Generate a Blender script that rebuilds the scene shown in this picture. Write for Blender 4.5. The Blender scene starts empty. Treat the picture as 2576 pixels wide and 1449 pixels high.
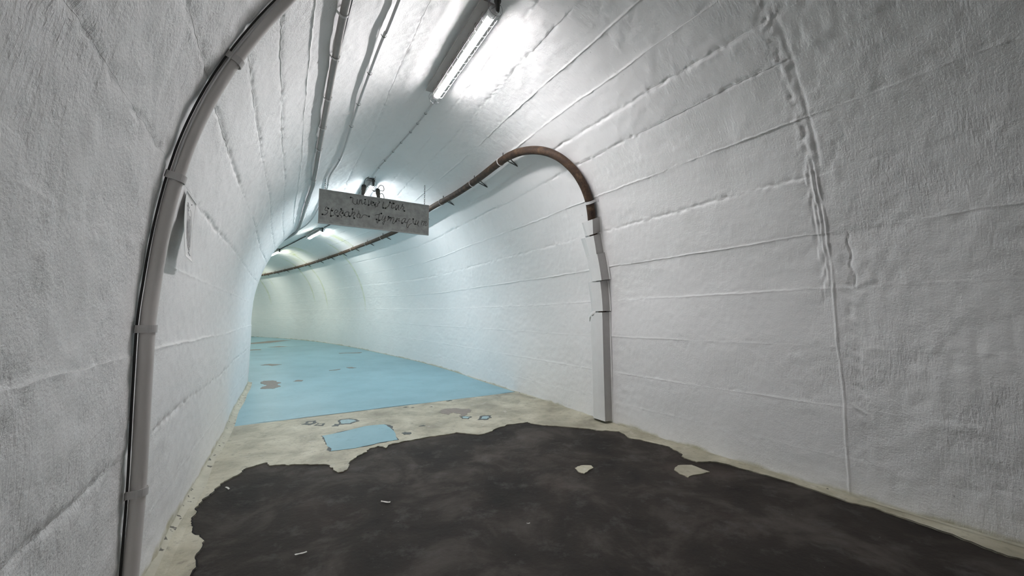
import bpy, bmesh, math, random
import numpy as np
from mathutils import Vector, Matrix
from mathutils.geometry import tessellate_polygon

# ------------------------------------------------------------------ camera, world, exposure
SC = bpy.context.scene
COL = SC.collection
CAM_H = 1.08
PITCH, ROLL, FPX = 0.0801892, -0.0052771, 966.5
cam = bpy.data.cameras.new('camera')
cam.sensor_width = 36.0
cam.lens = FPX / 2576.0 * 36.0
cam.clip_start = 0.02
cam_o = bpy.data.objects.new('camera', cam)
COL.objects.link(cam_o)
_r = Vector((1, 0, 0)); _u = Vector((0, -math.sin(PITCH), math.cos(PITCH))); _f = Vector((0, math.cos(PITCH), math.sin(PITCH)))
_r2 = _r * math.cos(ROLL) + _u * math.sin(ROLL); _u2 = -_r * math.sin(ROLL) + _u * math.cos(ROLL)
cam_o.matrix_world = Matrix(((_r2.x, _u2.x, -_f.x, 0), (_r2.y, _u2.y, -_f.y, 0), (_r2.z, _u2.z, -_f.z, CAM_H), (0, 0, 0, 1)))
SC.camera = cam_o

world = bpy.data.worlds.new('world'); SC.world = world
world.use_nodes = True
world.node_tree.nodes['Background'].inputs['Color'].default_value = (0.5, 0.52, 0.52, 1)
world.node_tree.nodes['Background'].inputs['Strength'].default_value = 0.02

SC.view_settings.view_transform = 'Standard'
SC.view_settings.look = 'None'
SC.view_settings.gamma = 1.0
SC.view_settings.use_curve_mapping = False
SC.view_settings.exposure = 0.0
SC.cycles.max_bounces = 10
SC.cycles.diffuse_bounces = 7
SC.cycles.glossy_bounces = 3
SC.cycles.sample_clamp_indirect = 6.0
SC.cycles.use_denoising = True
TUBE = 242.0          # radiance of a burning tube

# ------------------------------------------------------------------ the tunnel's course and profile
K = 0.72
KN = np.array([-6, -3, -1, 1, 3, 5, 7, 9, 12, 15, 18, 22, 27.]) * K
KV = np.array([-.00037, -.01494, -.02462, .0359, -.03634, .04707, .06971, .00509, -.00436, .01682, .01553, .02253, .02462]) / K
EN = np.array([-6, 0, 3, 6, 9, 12, 15, 18, 22, 27.]) * K
EV = np.array([0, 0, .0279, .0548, .1422, .2336, .2801, .3154, .3373, .3528]) * K
DS = 0.072
SG = np.arange(-15.0, 28.0, DS)
_k = np.interp(SG, KN, KV); _k[SG < -4.3] = 0
_i0 = int(np.argmin(np.abs(SG)))
PHI = np.cumsum(_k) * DS; PHI = PHI - PHI[_i0] + 0.51609
CXs = np.cumsum(-np.sin(PHI)) * DS; CYs = np.cumsum(np.cos(PHI)) * DS
CXs = CXs - CXs[_i0] - 1.15636 * K; CYs = CYs - CYs[_i0] + 5.38991 * K
ELV = np.interp(SG, EN, EV)
ELV = np.convolve(np.pad(ELV, 10, mode='edge'), np.ones(21) / 21, 'valid')
W0, PA, PZC, PB = 1.7118, 1.7068, 1.0246, 2.2199
APEX = PZC + PB
_zz = np.linspace(-0.06, PZC, 60)[:-1]; _th = np.linspace(0, math.pi / 2, 400)
_z = np.concatenate([_zz, PZC + PB * np.sin(_th)])
_l = np.concatenate([PA + (W0 - PA) * ((PZC - _zz) / PZC) ** 2, PA * np.cos(_th)])
_z, _l = _z[::-1], _l[::-1]
_t = np.concatenate([[0], np.cumsum(np.hypot(np.diff(_l), np.diff(_z)))])
PT = np.concatenate([-_t[::-1], _t[1:]]); PL = np.concatenate([-_l[::-1], _l[1:]]); PZ = np.concatenate([_z[::-1], _z[1:]])
_dl = np.gradient(PL, PT); _dz = np.gradient(PZ, PT); _n = np.hypot(_dl, _dz)
NL, NZ = _dz / _n, -_dl / _n            # inward normal in the section
TF = 4.122                               # arc length from the crown down to the floor


def wpos(s, t, off=0.0):
    """points on the vault: s along the tunnel, t around it from the crown (right is +), off inwards"""
    s = np.asarray(s, float); t = np.asarray(t, float)
    l = np.interp(t, PT, PL) + off * np.interp(t, PT, NL)
    z = np.interp(t, PT, PZ) + off * np.interp(t, PT, NZ)
    return lpos(s, l, z)


def lpos(s, l, z):
    """points by s along the tunnel, l sideways from its axis, z above its floor"""
    s, l, z = np.broadcast_arrays(np.asarray(s, float), np.asarray(l, float), np.asarray(z, float))
    ph = np.interp(s, SG, PHI)
    return np.stack([np.interp(s, SG, CXs) + np.cos(ph) * l, np.interp(s, SG, CYs) + np.sin(ph) * l,
                     np.interp(s, SG, ELV) + z], -1)


def wnorm(s, t):
    ph = float(np.interp(s, SG, PHI)); a = float(np.interp(t, PT, NL)); b = float(np.interp(t, PT, NZ))
    return Vector((math.cos(ph) * a, math.sin(ph) * a, b))


def V(a): return Vector([float(x) for x in a])


# ------------------------------------------------------------------ noise
def vnoise(x, y, seed):
    rng = np.random.RandomState(seed); T = rng.rand(256, 256)
    xi = np.floor(x).astype(int); yi = np.floor(y).astype(int); fx = x - xi; fy = y - yi
    fx = fx * fx * (3 - 2 * fx); fy = fy * fy * (3 - 2 * fy)
    a = T[xi & 255, yi & 255]; b = T[(xi + 1) & 255, yi & 255]; c = T[xi & 255, (yi + 1) & 255]; d = T[(xi + 1) & 255, (yi + 1) & 255]
    return (a * (1 - fx) + b * fx) * (1 - fy) + (c * (1 - fx) + d * fx) * fy - 0.5


# ------------------------------------------------------------------ object helpers
def link(o, parent=None):
    COL.objects.link(o)
    if parent is not None: o.parent = parent
    return o


def tag(o, label=None, cat=None, group=None, kind=None):
    if label: o['label'] = label
    if cat: o['category'] = cat
    if group: o['group'] = group
    if kind: o['kind'] = kind
    return o


def empty(name, loc=(0, 0, 0), rz=0.0, label=None, cat=None, group=None):
    o = bpy.data.objects.new(name, None); o.empty_display_size = 0.1
    o.location = loc; o.rotation_euler = (0, 0, rz)
    link(o); tag(o, label, cat, group)
    return o


def mesh_obj(name, verts, faces, mat, parent=None, smooth=True):
    me = bpy.data.meshes.new(name)
    me.from_pydata([tuple(v) for v in verts], [], [tuple(f) for f in faces])
    if smooth: me.polygons.foreach_set('use_smooth', [True] * len(me.polygons))
    me.materials.append(mat)
    me.update()
    return link(bpy.data.objects.new(name, me), parent)


class MB:
    def __init__(self): self.v = []; self.f = []
    def add(self, vs, fs):
        b = len(self.v); self.v += [tuple(x) for x in vs]; self.f += [tuple(i + b for i in f) for f in fs]; return self
    def box(self, c, sx, sy, sz, rot=None):
        vs = []
        for dx in (-.5, .5):
            for dy in (-.5, .5):
                for dz in (-.5, .5):
                    q = Vector((dx * sx, dy * sy, dz * sz))
                    if rot is not None: q = rot @ q
                    vs.append(Vector(c) + q)
        return self.add(vs, [(0, 1, 3, 2), (4, 6, 7, 5), (0, 4, 5, 1), (2, 3, 7, 6), (0, 2, 6, 4), (1, 5, 7, 3)])
    def tube(self, pts, r, n=8, closed=False, cap=True):
        pts = [Vector(p) for p in pts]; m = len(pts)
        rs = r if isinstance(r, (list, tuple)) else [r] * m
        tang = []
        for i in range(m):
            a = pts[(i - 1) % m] if (closed or i > 0) else pts[i]; b = pts[(i + 1) % m] if (closed or i < m - 1) else pts[i]
            d = b - a
            tang.append(d.normalized() if d.length > 1e-9 else Vector((0, 0, 1)))
        up = Vector((0, 0, 1)) if abs(tang[0].z) < .9 else Vector((1, 0, 0))
        u = tang[0].cross(up).normalized()
        vs = []
        for i in range(m):
            u = (u - tang[i] * u.dot(tang[i]))
            u = u.normalized() if u.length > 1e-6 else tang[i].orthogonal().normalized()
            w = tang[i].cross(u)
            for k in range(n):
                a = 2 * math.pi * k / n
                vs.append(pts[i] + (u * math.cos(a) + w * math.sin(a)) * rs[i])
        fs = []
        for i in range(m if closed else m - 1):
            j = (i + 1) % m
            for k in range(n):
                fs.append((i * n + k, i * n + (k + 1) % n, j * n + (k + 1) % n, j * n + k))
        if cap and not closed:
            fs.append(tuple(range(n - 1, -1, -1))); fs.append(tuple((m - 1) * n + k for k in range(n)))
        return self.add(vs, fs)
    def build(self, name, mat, parent=None, smooth=True):
        return mesh_obj(name, self.v, self.f, mat, parent, smooth)


def spline(pts, n=8):
    """Catmull-Rom through control points (tuples of any length)"""
    P = np.array(pts, float); P = np.vstack([2 * P[0] - P[1], P, 2 * P[-1] - P[-2]]); out = []
    for i in range(1, len(P) - 2):
        for k in range(n):
            u = k / n
            out.append(.5 * (2 * P[i] + (P[i + 1] - P[i - 1]) * u + (2 * P[i - 1] - 5 * P[i] + 4 * P[i + 1] - P[i + 2]) * u * u
                             + (3 * P[i] - P[i - 1] - 3 * P[i + 1] + P[i + 2]) * u ** 3))
    out.append(P[-2]); return np.array(out)


# ------------------------------------------------------------------ materials
def new_mat(name):
    m = bpy.data.materials.new(name); m.use_nodes = True
    nt = m.node_tree; return m, nt, nt.nodes['Principled BSDF']


def N(nt, kind, **kw):
    n = nt.nodes.new(kind)
    for k, v in kw.items():
        if k in n.inputs.keys(): n.inputs[k].default_value = v
        else: setattr(n, k, v)
    return n


def noise(nt, scale, detail=4, rough=.55, vec=None, dist=0.0):
    n = N(nt, 'ShaderNodeTexNoise'); n.inputs['Scale'].default_value = scale; n.inputs['Detail'].default_value = detail
    n.inputs['Roughness'].default_value = rough; n.inputs['Distortion'].default_value = dist
    if vec is not None: nt.links.new(vec, n.inputs['Vector'])
    return n.outputs['Fac']


def ramp(nt, fac, stops):
    r = N(nt, 'ShaderNodeValToRGB'); e = r.color_ramp.elements
    while len(e) < len(stops): e.new(.5)
    for el, (p, c) in zip(e, stops):
        el.position = p; el.color = (c, c, c, 1) if isinstance(c, (int, float)) else (*c, 1)
    nt.links.new(fac, r.inputs['Fac']); return r.outputs['Color']


def mix(nt, a, b, fac, mode='MIX'):
    m = N(nt, 'ShaderNodeMix', data_type='RGBA', blend_type=mode)
    for sock, val in ((m.inputs[0], fac), (m.inputs[6], a), (m.inputs[7], b)):
        if isinstance(val, (int, float)): sock.default_value = val
        elif isinstance(val, tuple): sock.default_value = (*val, 1) if len(val) == 3 else val
        else: nt.links.new(val, sock)
    return m.outputs[2]


def math_(nt, op, a, b=0.0, c=None):
    m = N(nt, 'ShaderNodeMath', operation=op)
    for i, val in enumerate((a, b, c)):
        if val is None: continue
        if isinstance(val, (int, float)): m.inputs[i].default_value = val
        else: nt.links.new(val, m.inputs[i])
    return m.outputs[0]


def bump(nt, height, dist, strength=1.0):
    b = N(nt, 'ShaderNodeBump'); b.inputs['Distance'].default_value = dist; b.inputs['Strength'].default_value = strength
    nt.links.new(height, b.inputs['Height']); return b


def texvec(nt, which='Object', scale=None):
    if which == 'UV':
        v = N(nt, 'ShaderNodeUVMap').outputs[0]
    else:
        v = N(nt, 'ShaderNodeTexCoord').outputs[which]
    if scale:
        m = N(nt, 'ShaderNodeMapping'); m.inputs['Scale'].default_value = scale; nt.links.new(v, m.inputs['Vector']); v = m.outputs[0]
    return v


def simple(name, col, rough=.6, metal=0.0, var=.12, scale=30.0, bmp=0.0, bscale=60.0):
    m, nt, b = new_mat(name)
    v = texvec(nt)
    f = noise(nt, scale, 4, .6, v)
    c = mix(nt, tuple(x * (1 - var) for x in col), tuple(min(1, x * (1 + var)) for x in col), f)
    nt.links.new(c, b.inputs['Base Color']); b.inputs['Roughness'].default_value = rough; b.inputs['Metallic'].default_value = metal
    if bmp:
        bb = bump(nt, noise(nt, bscale, 4, .6, v), bmp); nt.links.new(bb.outputs[0], b.inputs['Normal'])
    return m


def mat_concrete():
    m, nt, b = new_mat('painted_concrete')
    v = texvec(nt, 'UV')
    big = noise(nt, 1.3, 4, .55, v); mid = noise(nt, 9, 5, .6, v)
    c = mix(nt, (.81, .81, .805), (.87, .87, .87), big)
    c = mix(nt, c, (.72, .715, .70), ramp(nt, mid, [(.55, 0.0), (.8, .35)]))
    pits = ramp(nt, noise(nt, 46, 3, .5, v), [(.235, 1.0), (.27, 0.0)])
    c = mix(nt, c, (.33, .32, .31), math_(nt, 'MULTIPLY', pits, .55))
    st = N(nt, 'ShaderNodeAttribute', attribute_name='stain').outputs['Fac']
    stf = math_(nt, 'MULTIPLY', st, ramp(nt, noise(nt, 7, 4, .6, v), [(.3, .25), (.62, 1.0)]))
    c = mix(nt, c, (.55, .60, .30), stf)
    cr = N(nt, 'ShaderNodeAttribute', attribute_name='base').outputs['Fac']
    crf = math_(nt, 'MULTIPLY', cr, ramp(nt, noise(nt, 11, 5, .65, v), [(.25, .35), (.6, 1.0)]))
    c = mix(nt, c, (.50, .48, .36), crf)
    nt.links.new(c, b.inputs['Base Color']); b.inputs['Roughness'].default_value = .62
    b.inputs['Specular IOR Level'].default_value = .3
    fine = noise(nt, 95, 5, .62, v)
    cell = noise(nt, 38, 3, .55, v)
    brush = noise(nt, 14, 4, .6, texvec(nt, 'UV', (6.0, 1.2, 1)))
    patch = ramp(nt, noise(nt, 1.9, 2, .5, v), [(.45, 0.0), (.62, 1.0)])
    rg = N(nt, 'ShaderNodeAttribute', attribute_name='rough').outputs['Fac']
    rgf = math_(nt, 'ADD', math_(nt, 'MULTIPLY', rg, .75), .30)
    rgf = math_(nt, 'MULTIPLY', rgf, ramp(nt, noise(nt, 3.1, 3, .6, v), [(.32, .45), (.66, 1.15)]))
    brushf = math_(nt, 'MULTIPLY', brush, math_(nt, 'ADD', math_(nt, 'MULTIPLY', patch, .55), .30))
    h = math_(nt, 'ADD', math_(nt, 'MULTIPLY', fine, .38), math_(nt, 'ADD', math_(nt, 'MULTIPLY', cell, .42), brushf))
    h = math_(nt, 'MULTIPLY', h, rgf)
    bb = bump(nt, h, .0115, .85)
    nt.links.new(bb.outputs[0], b.inputs['Normal'])
    return m


def mat_dark():
    m, nt, b = new_mat('dark_screed')
    v = texvec(nt)
    c = ramp(nt, noise(nt, 2.2, 6, .62, v, .5), [(.32, (.010, .0080, .0064)), (.5, (.026, .0212, .0172)), (.66, (.070, .061, .053))])
    c = mix(nt, c, (.045, .027, .021), ramp(nt, noise(nt, 1.1, 3, .5, v), [(.58, 0.0), (.75, .5)]))
    c = mix(nt, c, (.085, .08, .076), ramp(nt, noise(nt, 6, 8, .7, v), [(.54, 0.0), (.70, .6)]))
    c = mix(nt, c, (.30, .29, .28), ramp(nt, noise(nt, 70, 2, .5, v), [(.77, 0.0), (.80, .6)]))
    c = mix(nt, c, (.012, .010, .010), ramp(nt, noise(nt, 26, 3, .5, v), [(.70, 0.0), (.76, .8)]))
    nt.links.new(c, b.inputs['Base Color'])
    b.inputs['Roughness'].default_value = .72; b.inputs['Specular IOR Level'].default_value = .25
    bb = bump(nt, math_(nt, 'ADD', noise(nt, 40, 6, .65, v), math_(nt, 'MULTIPLY', noise(nt, 7, 4, .6, v), .8)), .004, .7)
    nt.links.new(bb.outputs[0], b.inputs['Normal'])
    return m


def mat_cream():
    m, nt, b = new_mat('cream_floor_paint')
    v = texvec(nt)
    c = ramp(nt, noise(nt, 3.2, 6, .62, v, .4), [(.28, (.22, .20, .145)), (.5, (.42, .395, .295)), (.74, (.60, .575, .46))])
    c = mix(nt, c, (.17, .15, .115), ramp(nt, noise(nt, 18, 6, .7, v), [(.54, 0.0), (.72, .8)]))
    c = mix(nt, c, (.20, .18, .13), ramp(nt, noise(nt, 1.4, 3, .5, v), [(.52, 0.0), (.72, .65)]))
    c = mix(nt, c, (.62, .61, .55), ramp(nt, noise(nt, 5, 6, .65, v, 1.0), [(.60, 0.0), (.72, .6)]))
    nt.links.new(c, b.inputs['Base Color']); b.inputs['Roughness'].default_value = .45
    bb = bump(nt, noise(nt, 50, 5, .65, v), .003, .6); nt.links.new(bb.outputs[0], b.inputs['Normal'])
    return m


def mat_blue():
    m, nt, b = new_mat('blue_floor_paint')
    v = texvec(nt)
    c = ramp(nt, noise(nt, 1.6, 5, .6, v), [(.3, (.185, .355, .415)), (.6, (.235, .425, .49))])
    c = mix(nt, c, (.13, .27, .32), ramp(nt, noise(nt, 12, 6, .7, v), [(.55, 0.0), (.8, .6)]))
    c = mix(nt, c, (.08, .10, .10), ramp(nt, noise(nt, 40, 2, .5, v), [(.76, 0.0), (.79, .8)]))
    nt.links.new(c, b.inputs['Base Color']); b.inputs['Roughness'].default_value = .38
    bb = bump(nt, noise(nt, 26, 5, .6, v), .003, .5); nt.links.new(bb.outputs[0], b.inputs['Normal'])
    return m


def mat_emit(name, col, s):
    m = bpy.data.materials.new(name); m.use_nodes = True; nt = m.node_tree
    for n in list(nt.nodes): nt.nodes.remove(n)
    o = N(nt, 'ShaderNodeOutputMaterial'); e = N(nt, 'ShaderNodeEmission')
    e.inputs['Color'].default_value = (*col, 1); e.inputs['Strength'].default_value = s
    nt.links.new(e.outputs[0], o.inputs['Surface']); return m


def mat_rust():
    m, nt, b = new_mat('rusty_lagging')
    v = texvec(nt)
    c = ramp(nt, noise(nt, 14, 6, .65, v), [(.3, (.016, .009, .0055)), (.55, (.060, .032, .016)), (.75, (.14, .09, .05))])
    c = mix(nt, c, (.02, .015, .012), ramp(nt, noise(nt, 60, 4, .6, v), [(.52, 0.0), (.7, .75)]))
    nt.links.new(c, b.inputs['Base Color']); b.inputs['Roughness'].default_value = .75
    bb = bump(nt, noise(nt, 70, 5, .65, v), .004, .8); nt.links.new(bb.outputs[0], b.inputs['Normal'])
    return m


def mat_sign():
    m, nt, b = new_mat('sign_sheet')
    v = texvec(nt)
    c = ramp(nt, noise(nt, 9, 6, .65, v), [(.3, (.22, .22, .21)), (.7, (.40, .40, .385))])
    c = mix(nt, c, (.17, .165, .15), ramp(nt, noise(nt, 30, 5, .7, v), [(.55, 0.0), (.8, .6)]))
    nt.links.new(c, b.inputs['Base Color']); b.inputs['Roughness'].default_value = .6
    bb = bump(nt, noise(nt, 120, 3, .6, v), .001, .5); nt.links.new(bb.outputs[0], b.inputs['Normal'])
    return m


M = dict(conc=mat_concrete(), dark=mat_dark(), cream=mat_cream(), blue=mat_blue(), rust=mat_rust(), sign=mat_sign(),
         bare=simple('bare_concrete', (.26, .235, .21), .8, var=.25, scale=24, bmp=.003),
         chipdark=simple('old_dark_paint', (.075, .085, .085), .6, var=.5, scale=60),
         chipblue=simple('old_blue_paint', (.30, .44, .47), .5, var=.3, scale=50),
         pvc=simple('grey_plastic_pipe', (.66, .635, .615), .5, var=.08, scale=8),
         clamp=simple('painted_clamp', (.58, .57, .56), .5, var=.12, scale=40),
         blackcable=simple('black_cable', (.02, .02, .02), .5),
         whitecable=simple('painted_cable', (.62, .62, .62), .45, var=.1, scale=20),
         conduit=simple('dusty_conduit', (.34, .325, .31), .5, var=.2, scale=14),
         steel=simple('dark_steel_wire', (.06, .055, .05), .5, .3, var=.3, scale=40),
         galv=simple('galvanised_wire', (.30, .30, .31), .45, .5, var=.1),
         batten=simple('lamp_batten', (.42, .40, .38), .5, var=.1, scale=20),
         cap=simple('lamp_holder', (.70, .70, .70), .4, var=.05),
         gland=simple('black_rubber_gland', (.03, .03, .028), .55, var=.3, scale=50),
         glandb=simple('brown_gland', (.11, .10, .085), .6, var=.4, scale=50),
         letter=simple('black_letter_paint', (.055, .053, .05), .6, var=.4, scale=70),
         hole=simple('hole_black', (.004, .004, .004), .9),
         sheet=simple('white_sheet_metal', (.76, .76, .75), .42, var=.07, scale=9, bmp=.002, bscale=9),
         sheetside=simple('shaded_side_and_rim_sheet', (.42, .41, .40), .5, var=.12, scale=14),  # casing side's shade put into the colour; plain grey on the sign rim
         paper=simple('white_paper', (.74, .74, .73), .7, var=.05, scale=12),
         pencil=simple('pencil_line', (.58, .58, .60), .8),
         scrap=simple('scrap_paper', (.62, .61, .57), .7, var=.1, scale=60))

# ------------------------------------------------------------------ the vault: walls and ceiling cast in board courses
JOINTS = [-TF, -3.85, -3.50, -3.16, -2.80, -2.46, -2.11, -1.835, -1.605, -1.378, -1.115, -.80, -.51, -.20, .153, .37, .64,
          .925, 1.17, 1.415, 1.78, 2.13, 2.507, 2.86, 3.23, 3.597, 3.90, TF]
# how far each course stands proud (mm) and how rough/recessed each joint is (mm, + is a fin, - is a groove)
PROUD = [-5, -5, -1, -4, -7, -6, -4, -2, 1, 4, 2, 0, 2, 0, 0, -3, -6, 0, 5, 1, -4, 0, -5, 0, -2, 0, 1, 1]
FIN = [0, .8, -3, 2, .8, -3.5, -4.5, -3, -3.5, 2.5, -2, 1.5, -2, 1, -4, -3.5, 3.5, 4, -5.5, -4.5, 3, -4, 3.5, 2, 1.6, 1.2, .5, 0]


def s_grid():
    return np.concatenate([np.arange(-14.0, -3.9, .15), np.arange(-3.9, -2.96, .0115), np.arange(-2.96, -2.74, .0045), np.arange(-2.74, 0.0, .0115), np.arange(0.0, 4.0, .022), np.arange(4.0, 14.0, .036), np.arange(14.0, 25.0, .12)])


SROW = s_grid()
RINGS = [(7.30, -.6, 1.25, .006), (8.45, .4, 3.0, .007), (10.55, -.4, .9, .004), (11.85, .3, 2.9, .007), (13.05, .3, 2.7, .006), (17.6, .3, 2.6, .006), (16.7, .2, 2.0, .004)]


def wobble(j):
    x = SROW
    return .010 * vnoise(x * 2.3, np.full_like(x, j * 7.3), 11) + .008 * vnoise(x * 9, np.full_like(x, j * 3.1), 12) + .005 * vnoise(x * 30, np.full_like(x, j * 3.1), 13)


def inoise(x, y, k, seed):
    a = seed * 1.37; c, s_ = math.cos(a), math.sin(a)
    return vnoise((x * c - y * s_) * k + 17.3, (x * s_ + y * c) * k + 5.1, seed)


def relief(Sg, Tg):
    """height of the cast surface in metres at (s, t)"""
    d = .016 * inoise(Sg, Tg, 1.5, 1) + .007 * inoise(Sg, Tg, 5.2, 2)
    # board grain runs with the tunnel, trowel scrapes run across it
    grain = np.clip(.4 + 2.2 * inoise(Sg, Tg, 2.4, 8), 0, 1)
    d += .0040 * grain * vnoise(Sg * 9, Tg * 24, 3) + .0028 * inoise(Sg, Tg, 32, 4)
    near = np.clip((-Sg - 2.6) / .35, 0, 1); nearL = np.clip((-Sg - 1.5) / .5, 0, 1) * (Tg < 0)
    rough = np.clip(near + nearL, 0, 1)
    scr = np.clip(.2 + 2.4 * inoise(Sg, Tg, 2.0, 9), 0, 1)
    d += rough * (.0055 * scr * vnoise(Sg * 34, Tg * 10, 5) + .0050 * inoise(Sg, Tg, 19, 15) + .0030 * inoise(Sg, Tg, 31, 6))
    # lumps
    n = inoise(Sg, Tg, 13, 7); d += .016 * np.clip(n - .27, 0, 1) * (Sg < 3)
    n = inoise(Sg, Tg, 27, 17); d -= .016 * np.clip(n - .32, 0, 1) * (Sg < 3)
    # the construction joint beside the camera, right wall
    js = -2.81 + .02 * vnoise(Tg * 2.2, Tg * 0, 21) + .008 * vnoise(Tg * 9, Tg * 0, 22)
    x = Sg - js
    up = np.clip((Tg - 2.0) / .12, 0, 1) * np.clip((2.95 - Tg) / .12, 0, 1)
    rid = lambda c, w: np.exp(-((x - c) / w) ** 2)
    on = np.clip((Tg - .2) / .4, 0, 1)
    low = np.clip((Tg - 2.75) / .15, 0, 1)
    brk = np.clip(.62 + 1.1 * inoise(Sg, Tg, 18, 37) + .8 * inoise(Sg, Tg, 42, 38), 0, 1.3)
    d += up * brk * (.010 * rid(-.005, .006) + .008 * rid(.020, .0055) - .004 * rid(.008, .004)) + up * ( rid(.045, .03) * .016 * (vnoise(Sg * 70, Tg * 24, 23)))
    d += low * .0065 * rid(0, .006)
    mid = on * np.clip((2.15 - Tg) / .15, 0, 1)
    d += mid * (rid(.02, .035) * .022 * inoise(Sg, Tg, 34, 24) - .012 * rid(-.03, .012) * (vnoise(Sg * 3, Tg * 4, 25) + .4))
    scal = np.clip((Tg - 2.5) / .2, 0, 1) * np.clip((3.75 - Tg) / .2, 0, 1)
    d += scal * rid(-.085, .035) * (.013 * vnoise(Sg * 9, Tg * 48 + Sg * 30, 26) - .003)
    # a ragged crack just on the near side of the joint
    ck = -2.925 + .05 * (2.75 - Tg) + .03 * vnoise(Tg * 7, Tg * 0, 29) + .018 * vnoise(Tg * 33, Tg * 0, 30)
    d -= .011 * np.exp(-((Sg - ck) / .0045) ** 2) * np.clip((Tg - 2.50) / .06, 0, 1) * np.clip((2.88 - Tg) / .05, 0, 1)
    d += .009 * inoise(Sg, Tg, 30, 36) * np.exp(-((Sg + 2.96) / .07) ** 2) * np.clip((Tg - 2.74) / .06, 0, 1) * np.clip((3.02 - Tg) / .06, 0, 1)
    # day joint further on
    d += np.exp(-((Sg - 3.95 - .03 * vnoise(Tg * 3, Tg * 0, 27)) / .012) ** 2) * (Tg > 1.2) * .004
    # broad vertical cast line on the near left wall
    for c, a, b, dep in RINGS:
        w = np.clip((Tg - a) / .3, 0, 1) * np.clip((b - Tg) / .3, 0, 1)
        d -= dep * w * np.exp(-((Sg - c - .04 * vnoise(Tg * 1.5, Tg * 0 + c, 28)) / .028) ** 2)
    return d


def stain_of(Sg, Tg):
    st = np.zeros_like(Sg)
    for c, a, b, dep in RINGS:
        w = np.clip((Tg - a) / .3, 0, 1) * np.clip((b - Tg) / .5, 0, 1)
        st = np.maximum(st, .62 * w * np.exp(-((Sg - c - .04 * vnoise(Tg * 1.5, Tg * 0 + c, 28)) / .05) ** 2))
    for c, tc, ws, wt, k in ((7.42, .50, .10, .26, 1.0), (7.9, .35, .08, .3, .35), (11.72, .46, .22, .13, .9), (11.4, .2, .3, .3, .45), (12.3, .7, .3, .2, .3), (16.9, .85, .5, .25, 1.0), (10.7, .35, .12, .35, .4)):
        st = np.maximum(st, k * np.exp(-((Sg - c) / ws) ** 2 - ((Tg - tc) / wt) ** 2))
    return np.clip(st, 0, 1)


def attr(me, name, arr):
    a = me.attributes.new(name, 'FLOAT', 'POINT'); a.data.foreach_set('value', np.ascontiguousarray(arr, dtype=np.float32).ravel())


def grid_faces(nr, nc, base=0, flip=False):
    i = np.arange(nr - 1)[:, None] * nc + np.arange(nc - 1)[None, :] + base
    q = np.stack([i, i + 1, i + nc + 1, i + nc], -1).reshape(-1, 4)
    return q[:, ::-1] if flip else q


def fast_mesh(name, co, quads, mat, uv=None, smooth=True):
    me = bpy.data.meshes.new(name)
    me.vertices.add(len(co)); me.vertices.foreach_set('co', np.ascontiguousarray(co, dtype=np.float32).ravel())
    me.loops.add(quads.size); me.loops.foreach_set('vertex_index', np.ascontiguousarray(quads, dtype=np.int32).ravel())
    me.polygons.add(len(quads)); me.polygons.foreach_set('loop_start', np.arange(0, quads.size, 4, dtype=np.int32))
    me.polygons.foreach_set('use_smooth', np.full(len(quads), smooth, dtype=bool))
    if uv is not None:
        u = me.uv_layers.new(name='UVMap'); u.data.foreach_set('uv', np.ascontiguousarray(uv[quads.ravel()], dtype=np.float32).ravel())
    me.materials.append(mat); me.update(calc_edges=True); me.validate()
    return me


def backing(name, t0, t1):
    s = np.arange(-14.0, 25.01, .5); t = np.linspace(t0, t1, 24)
    Sg, Tg = np.meshgrid(s, t, indexing='ij')
    co = wpos(Sg, Tg, -.06).reshape(-1, 3)
    me = fast_mesh(name, co, grid_faces(len(s), len(t)), M['conc'], np.stack([Sg, Tg], -1).reshape(-1, 2))
    return tag(link(bpy.data.objects.new(name, me)), kind='structure')


wall_left = tag(backing('wall_left', -TF - .04, -2.11), 'white painted board-cast concrete tunnel wall on the left')
ceiling = tag(backing('ceiling', -2.11, 2.13), 'white painted board-cast concrete vault overhead')
wall_right = tag(backing('wall_right', 2.13, TF + .04), 'white painted board-cast concrete tunnel wall on the right')

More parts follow.
